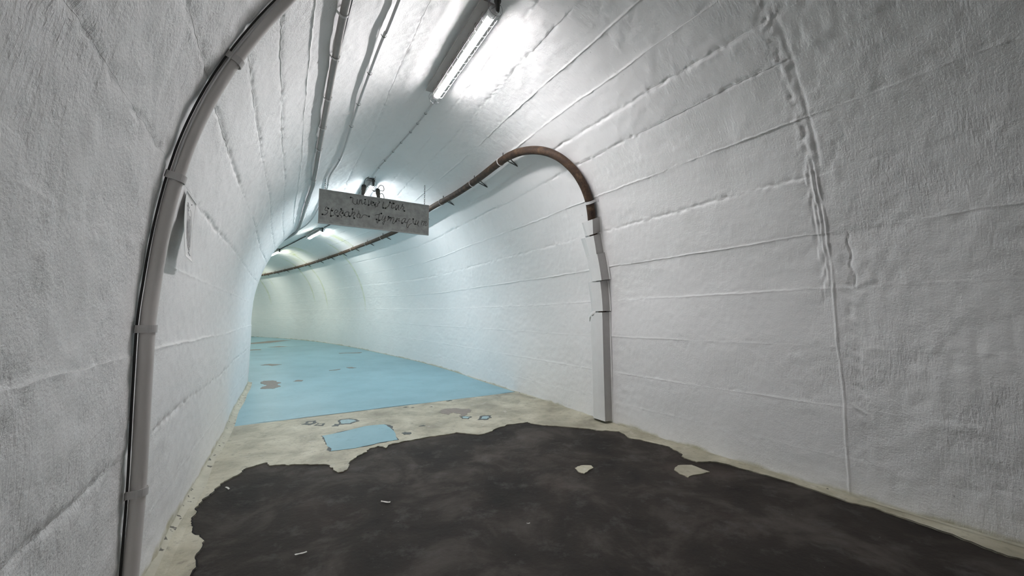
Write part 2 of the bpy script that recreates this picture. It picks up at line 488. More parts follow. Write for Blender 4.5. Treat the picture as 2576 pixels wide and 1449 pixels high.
WOB = {j: wobble(j) for j in range(len(JOINTS))}
for bi in range(len(JOINTS) - 1):
    t0, t1 = JOINTS[bi], JOINTS[bi + 1]
    eo = np.array([0, .0025, .005, .008, .012, .018, .026])
    inner = np.linspace(t0 + .04, t1 - .04, max(3, int((t1 - t0 - .08) / .0165)))
    cols = np.concatenate([t0 + eo, inner, t1 - eo[::-1]])
    frac = (cols - t0) / (t1 - t0)
    Sg, Tb = np.meshgrid(SROW, cols, indexing='ij')
    Tg = Tb + WOB[bi][:, None] * (1 - frac) + WOB[bi + 1][:, None] * frac
    if bi == 0: Tg[:, 0] = -TF - .03
    if bi == len(JOINTS) - 2: Tg[:, -1] = TF + .03
    d = relief(Sg, Tg)
    damp = 1 - .62 * np.clip((-Sg - 2.75) / .12, 0, 1) * (Tg > 0) - .15 * np.clip((-Sg - 1.8) / .4, 0, 1) * (Tg < 0)
    damp *= 1 - .35 * np.clip((Sg - 7.0) / 3.0, 0, 1)
    off = np.full_like(Sg, PROUD[bi] * .001)
    for nb, j, dist in ((bi - 1, bi, Tb - t0), (bi + 1, bi + 1, t1 - Tb)):
        if 0 <= nb < len(JOINTS) - 1:      # the step between two courses is soft in places, sharp in others
            m = np.clip(.45 + 1.5 * vnoise(Sg * 1.9, Sg * 0 + j * 3.3, 34) + .9 * vnoise(Sg * 11, Sg * 0 + j * 1.7, 35), 0, 1)
            off += (PROUD[nb] - PROUD[bi]) * .0005 * m * np.exp(-(dist / .022) ** 2)
    d += off * damp
    for j, dist in ((bi, Tb - t0), (bi + 1, t1 - Tb)):
        k = FIN[j] * .001 * damp * (1 + 1.6 * (j == 2) * np.clip((-Sg - 1.7) / .15, 0, 1))
        along = .85 + 1.7 * vnoise(Sg * 2.6, Sg * 0 + j * 5.7, 31) + .9 * vnoise(Sg * 17, Sg * 0 + j * 2.3, 32)
        d += k * np.clip(along, 0, 1.6) * np.exp(-(dist / (.008 if FIN[j] > 0 else .016)) ** 2)
        if FIN[j] < 0:   # broken, honeycombed edge
            d += .010 * inoise(Sg, Tb, 36, 33 + j % 3) * np.exp(-(dist / .022) ** 2) * damp * np.clip(along, 0, 1)
    co = wpos(Sg, Tg, d)
    nr, nc = Sg.shape
    quads = grid_faces(nr, nc)
    allco = [co.reshape(-1, 3)]; uvs = [np.stack([Sg, Tg], -1).reshape(-1, 2)]
    st = stain_of(Sg, Tg)
    fl = np.clip((TF + .008 - np.abs(Tg)) , 0, 10)
    lim = np.where(Tg < 0, .050, .014) + .03 * vnoise(Sg * 4, Sg * 0, 41) + .02 * vnoise(Sg * 13, Sg * 0, 42)
    ba = np.clip(1 - (fl - lim) / .02, 0, 1)
    rg = np.clip(np.clip((-Sg - 2.6) / .4, 0, 1) + np.clip((-Sg - 1.4) / .6, 0, 1) * (Tg < 0), 0, 1) * .75 + .25 * (Sg < 1.0) + .35 * vnoise(Sg * .9, Tg * 1.1, 43)
    ats = [[st.ravel()], [ba.ravel()], [rg.ravel()]]
    base = nr * nc
    for col, flip in ((0, True), (nc - 1, False)):     # the returns of the course into the joint
        lip = wpos(Sg[:, col], Tg[:, col], -.05)
        allco += [np.stack([co[:, col], lip], 1).reshape(-1, 3)]
        uvs += [np.repeat(np.stack([Sg[:, col], Tg[:, col]], -1), 2, 0)]
        quads = np.vstack([quads, grid_faces(nr, 2, base, flip)])
        for a, src in zip(ats, (st, ba, rg)): a.append(np.repeat(src[:, col], 2))
        base += nr * 2
    par = wall_left if t1 <= -2.1 else (wall_right if t0 >= 2.1 else ceiling)
    me = fast_mesh('concrete_course', np.vstack(allco), quads, M['conc'], np.vstack(uvs))
    attr(me, 'stain', np.concatenate(ats[0])); attr(me, 'base', np.concatenate(ats[1])); attr(me, 'rough', np.concatenate(ats[2]))
    link(bpy.data.objects.new('concrete_course', me), par)

# ------------------------------------------------------------------ floor: dark screed, blue and cream paint over it
fs = np.concatenate([np.arange(-14.0, -4.0, .5), np.arange(-4.0, 2.0, .05), np.arange(2.0, 25.01, .25)])
fl_ = np.linspace(-1.78, 1.78, 60)
Sg, Lg = np.meshgrid(fs, fl_, indexing='ij')
floor_z = .003 * vnoise(Sg * 2.5, Lg * 2.5, 51) - .0015
floor = tag(link(bpy.data.objects.new('floor', fast_mesh('floor', lpos(Sg, Lg, floor_z * (Sg < 1.0) - .002).reshape(-1, 3), grid_faces(len(fs), len(fl_), flip=False)[:, ::-1], M['dark']))),
            'dark brown worn concrete floor with cream and blue paint further on', kind='structure')


def ragged(poly, amp, seed, it=2, closed=True):
    rng = random.Random(seed); P = [tuple(p) for p in poly]
    for _ in range(it):
        Q = []
        n = len(P)
        for i in range(n):
            a = P[i]; Q.append(a)
            if i == n - 1 and not closed: break
            b = P[(i + 1) % n]; dx, dy = b[0] - a[0], b[1] - a[1]; L = math.hypot(dx, dy)
            if L < .02: continue
            o = rng.uniform(-1, 1) * min(amp, L * .18)
            Q.append(((a[0] + b[0]) / 2 - dy / L * o, (a[1] + b[1]) / 2 + dx / L * o))
        P = Q
        amp *= .6
    return P


def slab(name, poly, z0, z1, mat, parent=None):
    """a thin layer with its own edge: outline in (s, sideways), from height z0 to z1 above the floor"""
    if sum(poly[i][0] * poly[(i + 1) % len(poly)][1] - poly[(i + 1) % len(poly)][0] * poly[i][1] for i in range(len(poly))) > 0: poly = poly[::-1]
    tris = tessellate_polygon([[Vector((p[0], p[1], 0)) for p in poly]])
    n = len(poly); s = np.array([p[0] for p in poly]); l = np.array([p[1] for p in poly])
    top = lpos(s, l, z1); bot = lpos(s, l, z0)
    f = []
    for tr in tris:
        a, b, c = (V(top[k]) for k in tr)
        f.append(tuple(tr) if (b - a).cross(c - a).z > 0 else tuple(tr[::-1]))
    f += [(n + i, n + (i + 1) % n, (i + 1) % n, i) for i in range(n)]
    return mesh_obj(name, np.vstack([top, bot]), f, mat, parent, smooth=False)


def slab_grid(name, s0, s1, l0, l1, z, mat, parent, ns=80):
    s = np.linspace(s0, s1, ns); l = np.linspace(l0, l1, 12); A, B = np.meshgrid(s, l, indexing='ij')
    A = A.copy(); A[0] += .012 * vnoise(B[0] * 6, B[0] * 0, 61)
    return link(bpy.data.objects.new(name, fast_mesh(name, lpos(A, B, z).reshape(-1, 3), grid_faces(len(s), len(l))[:, ::-1], mat, np.stack([A, B], -1).reshape(-1, 2))), parent)


DARK = [(-.538,-1.561),(-.417,-1.478),(-.319,-1.452),(-.264,-1.334),(-.351,-1.307),(-.411,-1.187),(-.446,-1.082),(-.555,-.923),(-.626,-.905),(-.74,-.88),(-.744,-.844),(-.664,-.798),(-.545,-.769),(-.447,-.686),(-.409,-.626),(-.329,-.594),(-.301,-.525),(-.388,-.474),(-.299,-.406),(-.279,-.292),(-.274,-.144),(-.271,.036),(-.266,.199),(-.442,.35),(-.407,.513),(-.329,.618),(-.277,.754),(-.304,.976),(-.407,.999),(-.544,1.111),(-.841,1.365),(-.921,1.387),(-1.059,1.548),(-1.267,1.473),(-1.412,1.522),(-1.61,1.57),(-1.732,1.536),(-1.824,1.457),(-1.962,1.448),(-2.04,1.564),(-2.157,1.593),(-2.286,1.609),(-2.538,1.624),(-2.83,1.593),(-2.945,1.629),(-3.157,1.60),(-3.338,1.56),(-3.457,1.55)]
DARKL = [(-1.566,-1.55),(-1.409,-1.557),(-1.264,-1.559),(-1.113,-1.615),(-.998,-1.642),(-.86,-1.645),(-.763,-1.633),(-.588,-1.575)]
edge = ragged([(-4.6, -1.58), (-3.4, -1.56), (-2.5, -1.60), (-2.0, -1.54)] + DARKL + DARK + [(-4.0, 1.57), (-4.6, 1.58)], .016, 5, it=3, closed=False)
CREAM = [(-4.6, 1.75), (-3.0, 1.75), (-1.5, 1.75), (0, 1.75), (1.10, 1.75), (1.10, .9), (1.11, .3), (1.10, -.3), (1.11, -1.1), (1.13, -1.75), (0, -1.75), (-1.5, -1.75), (-3.0, -1.75), (-4.6, -1.75)] + edge
slab('cream_paint_layer', CREAM, -.004, .0022, M['cream'], floor)


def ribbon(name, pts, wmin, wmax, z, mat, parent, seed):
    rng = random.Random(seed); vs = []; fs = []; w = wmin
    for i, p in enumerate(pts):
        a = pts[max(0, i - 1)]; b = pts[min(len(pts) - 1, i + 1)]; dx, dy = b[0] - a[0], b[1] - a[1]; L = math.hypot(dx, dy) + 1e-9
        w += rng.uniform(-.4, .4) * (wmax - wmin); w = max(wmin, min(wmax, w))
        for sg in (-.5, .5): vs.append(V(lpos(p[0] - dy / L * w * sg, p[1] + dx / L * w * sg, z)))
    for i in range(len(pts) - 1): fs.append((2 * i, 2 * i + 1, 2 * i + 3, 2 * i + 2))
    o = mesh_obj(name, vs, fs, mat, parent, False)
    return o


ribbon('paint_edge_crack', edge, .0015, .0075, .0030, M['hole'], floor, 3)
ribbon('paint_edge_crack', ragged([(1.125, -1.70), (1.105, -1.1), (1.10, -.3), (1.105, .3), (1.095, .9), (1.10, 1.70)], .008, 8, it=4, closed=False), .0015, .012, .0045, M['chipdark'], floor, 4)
slab_grid('blue_paint_layer', 1.09, 25.0, -1.78, 1.78, .003, M['blue'], floor, 120)
PATCH = dict(
    blue_paint_patch=[[(.246,-.922),(.385,-.521),(.353,-.345),(.169,-.316),(-.222,-.341),(-.255,-.639),(-.243,-.886),(-.033,-.902)]],
    bare_patch=[[(3.986,-1.547),(4.217,-1.495),(4.177,-1.36),(3.784,-1.253),(3.455,-1.265),(3.215,-1.363),(3.322,-1.533),(3.587,-1.464)],
                [(3.852,-1.081),(3.997,-1.003),(3.917,-.919),(3.781,-.946)], [(6.544,-1.314),(6.659,-1.12),(6.381,-.936),(6.293,-1.141)],
                [(5.145,.04),(5.156,.151),(5.001,.213),(4.979,.076)], [(4.946,-.34),(5.01,-.101),(4.934,-.131),(4.867,-.335)],
                [(11.14,-.363),(11.415,.03),(11.088,.261),(10.999,-.065)], [(13.717,-.415),(14.854,.646),(14.687,1.418),(13.386,.229),(13.26,-.497)],
                [(10.494,-1.012),(10.511,-.668),(10.201,-.727),(10.234,-1.046)], [(7.91,.765),(7.786,1.371),(7.616,1.238),(7.784,.754)],
                [(.568,.324),(.669,.427),(.634,.562),(.523,.679),(.387,.639),(.336,.566),(.256,.502),(.259,.448),(.385,.486),(.467,.448),(.396,.364)]],
    cream_flake=[[(-1.551,.601),(-1.536,.67),(-1.579,.735),(-1.615,.721),(-1.642,.642),(-1.664,.589),(-1.625,.576)],
                 [(-1.966,1.172),(-1.926,1.271),(-1.977,1.363),(-2.127,1.352),(-2.099,1.22),(-2.1,1.138),(-2.034,1.142)]])
for i, p in enumerate(PATCH['blue_paint_patch']): o = slab('blue_paint_patch', ragged(p, .018, 70 + i), .0, .0062, M['blue'], floor); q = ragged([((x - .06) * 1.025 + .06, (y + .62) * 1.035 - .62) for x, y in p], .03, 75, it=3); slab('dark_border', q, .0, .0046, M['chipdark'], o)
for i, p in enumerate(PATCH['bare_patch']): slab('bare_patch', ragged(p, .05, 80 + i, it=4), .0, .0052, M['bare'], floor)
for i, p in enumerate(PATCH['cream_flake']): slab('cream_paint_flake', ragged(p, .008, 90 + i), -.003, .0026, M['cream'], floor)
CHIPS = [([(.238,.439),(.252,.508),(.17,.556),(.112,.482),(.158,.433)], .66), ([(.04,.559),(.167,.66),(.12,.767),(.031,.728),(-.013,.651)], .60), ([(.72,-.74),(.796,-.714),(.796,-.615),(.624,-.541),(.549,-.631),(.583,-.727)], .74),
         ([(.562,-.816),(.638,-.776),(.595,-.731),(.521,-.756)], .0), ([(.8,-1.076),(.909,-1.017),(.901,-.941),(.81,-.93),(.74,-.985),(.736,-1.016)], .42), ([(.79,-.935),(.717,-.862),(.627,-.896),(.68,-.966)], .5), ([(-.037,-.263),(-.01,-.224),(-.059,-.175),(-.113,-.206),(-.097,-.256)], .0),
         ([(1.0,.02),(1.02,.06),(.99,.09),(.98,.05)], 0), ([(.93,.1),(.95,.13),(.92,.14)], 0), ([(.10,-.06),(.13,0),(.09,.01)], 0), ([(1.06,.60),(1.08,.66),(1.04,.68),(1.03,.62)], 0), ([(.85,.30),(.87,.33),(.84,.34)], 0)]
for i, (p, k) in enumerate(CHIPS):
    q = ragged(p, .035, 100 + i, it=3); c = np.mean(np.array(q), 0)
    o = slab('paint_chip', q, .0, .0048, M['chipdark'], floor)
    if k: slab('blue_undercoat', [tuple(c + (np.array(x) - c) * k) for x in q], .0, .0058, M['chipblue'] if k > .58 else M['cream'], o)

# cream painted fillet along the foot of the left wall
def fillet(name, side, s0, s1, h, w, label):
    s = np.arange(s0, s1, .03); A = np.linspace(0, 1, 6)
    Sg, Ag = np.meshgrid(s, A, indexing='ij')
    hh = h * (1 + .4 * vnoise(Sg * 1.5, Sg * 0, 201)) ; ww = w * (1 + .5 * vnoise(Sg * 1.7, Sg * 0, 202))
    lat = W0 + .01 - (ww + .02) * Ag ** 1.6; z = (hh) * (1 - Ag) ** 1.8 + .0075 + .0015 * vnoise(Sg * 22, Ag * 5, 203) * (1 - Ag) - .004
    q = grid_faces(len(s), len(A), 0, side > 0)
    o = link(bpy.data.objects.new(name, fast_mesh(name, lpos(Sg, side * lat, z).reshape(-1, 3), q[:, ::-1], M['fillet'], np.stack([Sg, Ag], -1).reshape(-1, 2))))
    return tag(o, label, kind='structure')


def mat_fillet():
    m, nt, b = new_mat('cream_fillet_paint'); v = texvec(nt)
    c = ramp(nt, noise(nt, 5, 5, .6, v), [(.3, (.36, .345, .27)), (.7, (.56, .54, .44))])
    c = mix(nt, c, (.07, .06, .05), ramp(nt, noise(nt, 20, 2, .5, v), [(.63, 0.0), (.67, .95)]))
    nt.links.new(c, b.inputs['Base Color']); b.inputs['Roughness'].default_value = .6
    return m


M['fillet'] = mat_fillet()
fillet('trim_1', -1, -4.5, 4.2, .035, .045, 'dirty cream fillet along the foot of the left wall')
fillet('trim_2', 1, -4.5, 16.0, .014, .012, 'narrow cream fillet along the foot of the right wall')

# ------------------------------------------------------------------ caged tube lamps
def lamp(s_near, length, lat, zc, col, power, label, glands=1):
    sm = s_near + length / 2
    ph = float(np.interp(sm, SG, PHI)); base = V(lpos(sm, lat, zc))
    # the lamp follows the chord of the tunnel's axis here
    a = V(lpos(s_near, lat, zc)); b = V(lpos(s_near + length, lat, zc)); dv = b - a
    rz = math.atan2(-dv.x, dv.y)
    root = empty('caged_tube_lamp', (a + b) / 2, rz, label, 'lamp', 'caged tube lamps along the crown')
    L = dv.length / 2; gap = APEX - zc - .008
    m = MB().box((-.038, 0, .041), .112, 2 * L - .06, .010); m.box((-.045, 0, .054), .05, 2 * L - .10, .016)
    m.build('batten', M['batten'], root, False)
    tube_o = MB().tube([(0, -L + .06, 0), (0, L - .06, 0)], .030, 18).build('tube', mat_emit('tube_light', col, power), root)
    vs = []; n = 15          # added shield over the tube's upper side, holds light off the ceiling
    for y in (-L + .062, L - .062):
        for rr in (.0308, .0324):
            vs += [(rr * math.cos(t), y, rr * math.sin(t)) for t in np.linspace(-.33, math.pi + .58, n)]
    fs_ = [(b + i, b + i + 1, b + 2 * n + i + 1, b + 2 * n + i) for b in (0, n) for i in range(n - 1)] + [(i, n + i, n + i + 1, i + 1) for i in range(n - 1)] + [(2 * n + i, 2 * n + i + 1, 3 * n + i + 1, 3 * n + i) for i in range(n - 1)]
    fs_ += [(0, 2 * n, 3 * n, n), (n - 1, 2 * n - 1, 4 * n - 1, 3 * n - 1)]
    mesh_obj('added_tube_shield', vs, fs_, M['cap'], tube_o)
    for e in (-1, 1):
        MB().tube([(0, e * (L - .075), 0), (0, e * (L - .03), 0), (0, e * (L - .018), 0)], [.034, .034, .024], 14).build('tube_holder', M['cap'], root)
        mb = MB().tube([(0, e * (L - .2), .05), (0, e * (L - .2), gap)], .006, 8)
        mb.box((0, e * (L - .2), gap - .004), .09, .03, .006)
        mb.build('hanger', M['steel'], root, False)
    g = MB(); R = .054
    n = max(6, int(2 * L / .105))
    for i in range(n + 1):
        y = -L + .01 + (2 * L - .02) * i / n
        g.tube([(R * math.sin(t), y, -R * math.cos(t)) for t in np.linspace(-2.35, 2.35, 17)], .0014, 5)
    for t in (-2.35, -1.2, 0, 1.2, 2.35):
        g.tube([(R * math.sin(t), -L + .01, -R * math.cos(t)), (R * math.sin(t), L - .01, -R * math.cos(t))], .0015, 5)
    for e in (-1, 1):
        for t in (-.9, .9):
            g.tube([(R * math.sin(t) * c, e * (L - .01 + .02 * math.cos(c * 1.57)), -R * math.cos(t) * abs(c)) for c in np.linspace(-1, 1, 9)], .0014, 5)
    g.build('wire_guard', M['galv'], root)
    # cable gland at the near end
    gl = MB().tube([(.0, -L - .02, .055), (.0, -L - .02, .02), (0, -L - .02, .018), (0, -L - .02, -.03), (0, -L - .02, -.05)], [.024, .024, .017, .015, .011], 12)
    gl = gl.build('cable_gland', M['gland'], root)
    MB().box((-.03, -L - .02, .058), .12, .022, .01).build('end_bracket', M['steel'], root, False)
    c = spline([(0, -L - .02, .05), (.015, -L - .06, gap - .03), (.01, -L - .12, gap - .012)], 6)
    MB().tube([V(x) for x in c], .006, 8).build('feed_cable', M['whitecable'], gl)
    return root


LZ = 3.162
lamp(-1.66, 1.24, -.105, LZ, (1.0, .965, .975), TUBE, 'caged tube lamp nearest overhead, its bright wire guard running out of the picture')
lamp(-10.4, 1.24, -.12, LZ, (1.0, .98, .97), TUBE, 'unseen caged tube lamp added far behind the viewer as fill light')  # added out of view to fill light on the near walls
lamp(2.30, 1.24, -.135, LZ, (.92, .965, 1.0), TUBE * 1.05, 'caged tube lamp mostly hidden behind the hanging sign')
lamp(6.68, 1.24, -.12, LZ, (.96, .99, .96), TUBE * .9, 'caged tube lamp seen just below the sign')
lamp(11.15, 1.24, -.13, LZ, (.99, 1.0, .87), TUBE * .8, 'farthest caged tube lamp, beside the bend of the left wall')
lamp(15.60, 1.24, -.13, LZ, (.99, 1.0, .87), TUBE * .75, 'caged tube lamp past the bend, out of sight behind the left wall')
lamp(20.05, 1.24, -.13, LZ, (.99, 1.0, .85), TUBE * .75, 'unseen caged tube lamp added deepest round the bend to light the far wall')  # added out of sight to brighten the far wall

# ------------------------------------------------------------------ cables and conduits under the vault
def cable(name, pts, r, mat, label, off, clips=(), clipmat='clamp', n=10, sub=10, cliplen=.018):
    """pts are (s, t) along the vault; off is the height of the cable's axis above the surface"""
    root = empty(name, V(wpos(*pts[0])), 0, label, 'cable' if r < .012 else 'conduit')
    P = spline(pts, sub)
    wob = .006 * vnoise(P[:, 0] * 2.2, P[:, 0] * 0, 301)
    X = wpos(P[:, 0], P[:, 1], off + wob)
    base = np.array(root.location)
    MB().tube([V(x - base) for x in X], r, n).build('run', mat, root)
    for (s, t) in clips:
        c = V(wpos(s, t, off)) - root.location; nn = wnorm(s, t)
        tg = (V(wpos(s + .05, t, 0)) - V(wpos(s - .05, t, 0))).normalized(); sd = nn.cross(tg)
        arc = [c + (sd * math.cos(a) + nn * math.sin(a)) * (r + .004) for a in np.linspace(0, math.pi, 9)]
        arc = [c + sd * (r + .004) - nn * off] + arc + [c - sd * (r + .004) - nn * min(off, r + .002)]
        mb = MB()
        for i in range(len(arc) - 1):
            a, b = arc[i], arc[i + 1]; h = tg * cliplen / 2
            u = (b - a).normalized().cross(tg) * .0015
            mb.add([a - h, a + h, b + h, b - h, a - h + u, a + h + u, b + h + u, b - h + u], [(0, 1, 2, 3), (7, 6, 5, 4), (0, 3, 7, 4), (1, 5, 6, 2), (0, 4, 5, 1), (3, 2, 6, 7)])
        mb.build('clip', M[clipmat], root, False)
    return root


cable('ceiling_conduit', [(-9, -1.15), (-5, -1.15), (-3, -1.19), (-1.63, -1.193), (-1.22, -1.181), (-.68, -1.175), (.27, -1.183), (1.2, -1.16), (1.75, -1.14), (3.0, -1.22), (4.2, -1.24), (7, -1.15), (12, -1.1)], .021, M['conduit'],
      'thick grey conduit clipped along the ceiling left of the lamps', .034, [(-1.62, -1.193), (-1.22, -1.181), (-.70, -1.175), (-.2, -1.179), (.3, -1.183), (1.4, -1.152), (2.4, -1.18)], 'clamp')
cable('ceiling_cable', [(-9, -1.07), (-5, -1.09), (-1.6, -1.129), (-1.13, -1.132), (-.51, -1.126), (.38, -1.137), (1.9, -1.09), (3.3, -1.17), (4.6, -1.18), (8, -1.08), (12, -1.05)], .007, M['blackcable'],
      'thin dark cable running right beside the thick ceiling conduit', .014, [(-1.1, -1.132), (-.1, -1.132), (.9, -1.125)], 'clamp')
cable('ceiling_cable', [(-9, -.74), (-4, -.765), (-1.53, -.770), (-1.22, -.784), (-.82, -.793), (-.32, -.809), (.16, -.816), (1.14, -.805), (1.73, -.865), (2.4, -.835), (3.6, -.90), (5.2, -.93), (8, -.86), (12, -.8)], .011, M['whitecable'],
      'pale single cable hung along the ceiling between the conduit and the lamps', .019, [(-1.22, -.784), (-.77, -.794), (-.29, -.81), (.16, -.816), (1.14, -.805), (2.1, -.85)], 'steel', 10, 10, .006)
cable('lamp_feed_cable', [(-.38, -.04), (.0, -.06), (.48, -.088), (.8, -.112), (1.117, -.131), (1.46, -.15), (1.75, -.163), (2.2, -.17)], .007, M['whitecable'],
      'pale feed cable with dark hooks between the nearest lamp and the sign', .012, [(.0, -.06), (.25, -.073), (.48, -.088), (.803, -.112), (1.117, -.131), (1.46, -.15), (1.76, -.163)], 'steel', 10, 10, .008)
cable('lamp_feed_cable', [(3.62, -.13), (4.4, -.12), (5.2, -.12), (6.0, -.12), (6.54, -.12)], .010, M['blackcable'],
      'dark feed cable running from behind the sign to the lamp below it', .014, [(4.2, -.12), (5.0, -.12), (5.8, -.12)], 'steel')
cable('lamp_feed_cable', [(8.0, -.12), (8.8, -.12), (9.6, -.12), (10.4, -.125), (11.0, -.13)], .014, M['blackcable'],
      'dark feed cable linking the two farthest visible lamps', .02, [(8.6, -.12), (9.4, -.12), (10.2, -.125)], 'steel')

# ------------------------------------------------------------------ grey pipe climbing the left wall
def strap(root, c, nn, tg, r, off, width, mat, ears=.03, name='clamp'):
    """a flat strap over a pipe lying on a surface: c axis point, nn surface normal, tg pipe direction"""
    sd = nn.cross(tg).normalized()
    prof = [c + sd * (r + ears) - nn * (off - .004), c + sd * (r + .004) - nn * (off - .004)]
    prof += [c + (sd * math.cos(a) + nn * math.sin(a)) * (r + .003) for a in np.linspace(0, math.pi, 15)]
    prof += [c - sd * (r + .004) - nn * (off - .004), c - sd * (r + ears) - nn * (off - .004)]
    mb = MB(); h = tg.normalized() * width / 2; vs = []; fs = []
    for i, p in enumerate(prof):
        a = prof[max(0, i - 1)]; b = prof[min(len(prof) - 1, i + 1)]; u = tg.normalized().cross((b - a).normalized()) * .003
        if u.dot(p - c) < 0 and 2 <= i < len(prof) - 2: u = -u
        if i < 2 or i >= len(prof) - 2: u = nn * .003
        vs += [p - h, p + h, p + h + u, p - h + u]
    for i in range(len(prof) - 1):
        for k in range(4): fs.append((i * 4 + k, i * 4 + (k + 1) % 4, (i + 1) * 4 + (k + 1) % 4, (i + 1) * 4 + k))
    mb.add(vs, fs); return mb.build(name, mat, root, False)


PR = .0225
lp = [(-1.87, -4.12), (-1.873, -3.908), (-1.87, -3.636), (-1.893, -3.311), (-1.905, -3.07), (-1.897, -2.891), (-1.912, -2.718), (-1.937, -2.528), (-1.957, -2.372), (-1.964, -2.179), (-1.964, -1.98), (-1.968, -1.811), (-1.985, -1.62), (-2.05, -1.42), (-2.2, -1.27), (-2.6, -1.23), (-4.0, -1.23), (-8, -1.23)]
P = spline(lp, 10)
root = empty('wall_pipe', V(wpos(-1.87, -TF)), 0, 'grey plastic pipe clamped up the left wall and over to the ceiling', 'pipe')
base = np.array(root.location)
Z = wpos(P[:, 0], P[:, 1], .031 + .004 * vnoise(P[:, 1] * 2, P[:, 1] * 0, 311))
MB().tube([V(x - base) for x in Z], PR, 18).build('pipe', M['pvc'], root)
Pc = spline([(a - .0195 - .002 * math.sin(b * 5), b) for a, b in lp[:14]], 10)
MB().tube([V(x - base) for x in wpos(Pc[:, 0], Pc[:, 1], .008)], .0038, 8).build('cable', M['blackcable'], root)
Pc = spline([(a - .026 + .006 * math.sin(b * 7 + 1), b) for a, b in lp[7:14]], 10)
MB().tube([V(x - base) for x in wpos(Pc[:, 0], Pc[:, 1], .022)], .0028, 6).build('thin_cable', M['whitecable'], root)
for s, t in ((-1.94, -2.51), (-1.964, -1.985), (-1.905, -3.07), (-1.87, -3.64)):
    c = V(wpos(s, t, .031)) - root.location
    tg = V(wpos(s, t + .05, 0)) - V(wpos(s, t - .05, 0))
    strap(root, c, wnorm(s, t), tg, PR, .031, .027, M['clamp'], .012)

# sheet of paper hanging off the left wall
def sheet_paper():
    root = empty('paper_sheet', V(wpos(-1.53, -2.76)), 0, 'curling white paper sheet with a pencil sketch pinned to the left wall', 'paper')
    b0 = root.location
    s1, s0, tt, tb = -1.425, -1.645, -2.475, -2.757
    def pt(u, v, lift=0.0):     # u from the far edge to the free near edge, v downwards
        return V(wpos(s1 + (s0 - s1) * u, tt + (tb - tt) * v, .006 + .056 * v ** 1.15 * (.8 + .2 * u) + lift)) - b0
    nu, nv = 12, 16; vs = []; fs = []
    for k in (0, -.0012):
        vs += [pt(i / nu, j / nv, k) for i in range(nu + 1) for j in range(nv + 1)]
    B = (nu + 1) * (nv + 1)
    for i in range(nu):
        for j in range(nv):
            a = i * (nv + 1) + j; f = (a, a + 1, a + nv + 2, a + nv + 1); fs += [f, tuple(x + B for x in f[::-1])]
    rim = [i * (nv + 1) for i in range(nu + 1)] + [nu * (nv + 1) + j for j in range(1, nv + 1)] + [i * (nv + 1) + nv for i in range(nu - 1, -1, -1)] + [j for j in range(nv - 1, 0, -1)]
    for a, b in zip(rim, rim[1:] + rim[:1]): fs.append((a, a + B, b + B, b))
    sh = mesh_obj('sheet', vs, fs, M['paper'], root, True)
    mb = MB()
    ell = lambda cu, cv, ru, rv, a0=0, a1=6.28, n=26: [pt(cu + ru * math.cos(a), cv + rv * math.sin(a), .0012) for a in np.linspace(a0, a1, n)]
    for e in (ell(.50, .54, .26, .34), ell(.52, .52, .12, .22), ell(.46, .62, .20, .22, 1, 5), ell(.55, .48, .08, .12), ell(.5, .6, .22, .25, -1, 2)): mb.tube(e, .0007, 5)
    for q in ([(.8, .14), (.62, .20)], [(.84, .18), (.66, .25)], [(.62, .90), (.34, .93)], [(.62, .28), (.58, .8)], [(.44, .3), (.42, .8)], [(.78, .2), (.74, .7)]): mb.tube([pt(u, v, .0012) for u, v in q], .0011, 5)
    mb.build('pencil_sketch', M['pencil'], sh)
    MB().tube([pt(.42, .10, 0), pt(.42, .10, .002)], .0028, 10).build('pin', M['steel'], root)


sheet_paper()

# ------------------------------------------------------------------ lagged pipe along the right side and its sheet-metal casing
RPIPE = [(-.735, 4.05), (-.738, 3.5), (-.745, 3.0), (-.765, 2.62), (-.785, 2.3), (-.825, 2.08), (-.882, 1.91), (-.920, 1.772), (-.932, 1.607), (-.910, 1.435), (-.826, 1.248), (-.686, 1.106), (-.499, 1.005), (-.283, .946), (-.005, .928), (.75, .937), (1.39, .931), (2.3, .889), (3.3, .876), (4.31, .872), (5.2, .865), (7.13, .921), (8.36, .966), (10.46, .977), (13.53, .983), (17, .98), (21, .98)]
P = spline(RPIPE, 12)
offs = np.interp(np.arange(len(P)) / 12, [0, 5, 8, 11, 13, 30], [.05, .05, .052, .065, .085, .085])
root = empty('lagged_pipe', V(wpos(-.80, 4.05)), 0, 'rusty brown lagged pipe rising from the white casing and running along the right wall', 'pipe')
b0 = root.location; RR = .042
MB().tube([V(x) - b0 for x in wpos(P[:, 0], P[:, 1], offs)], RR, 16).build('pipe', M['rust'], root)
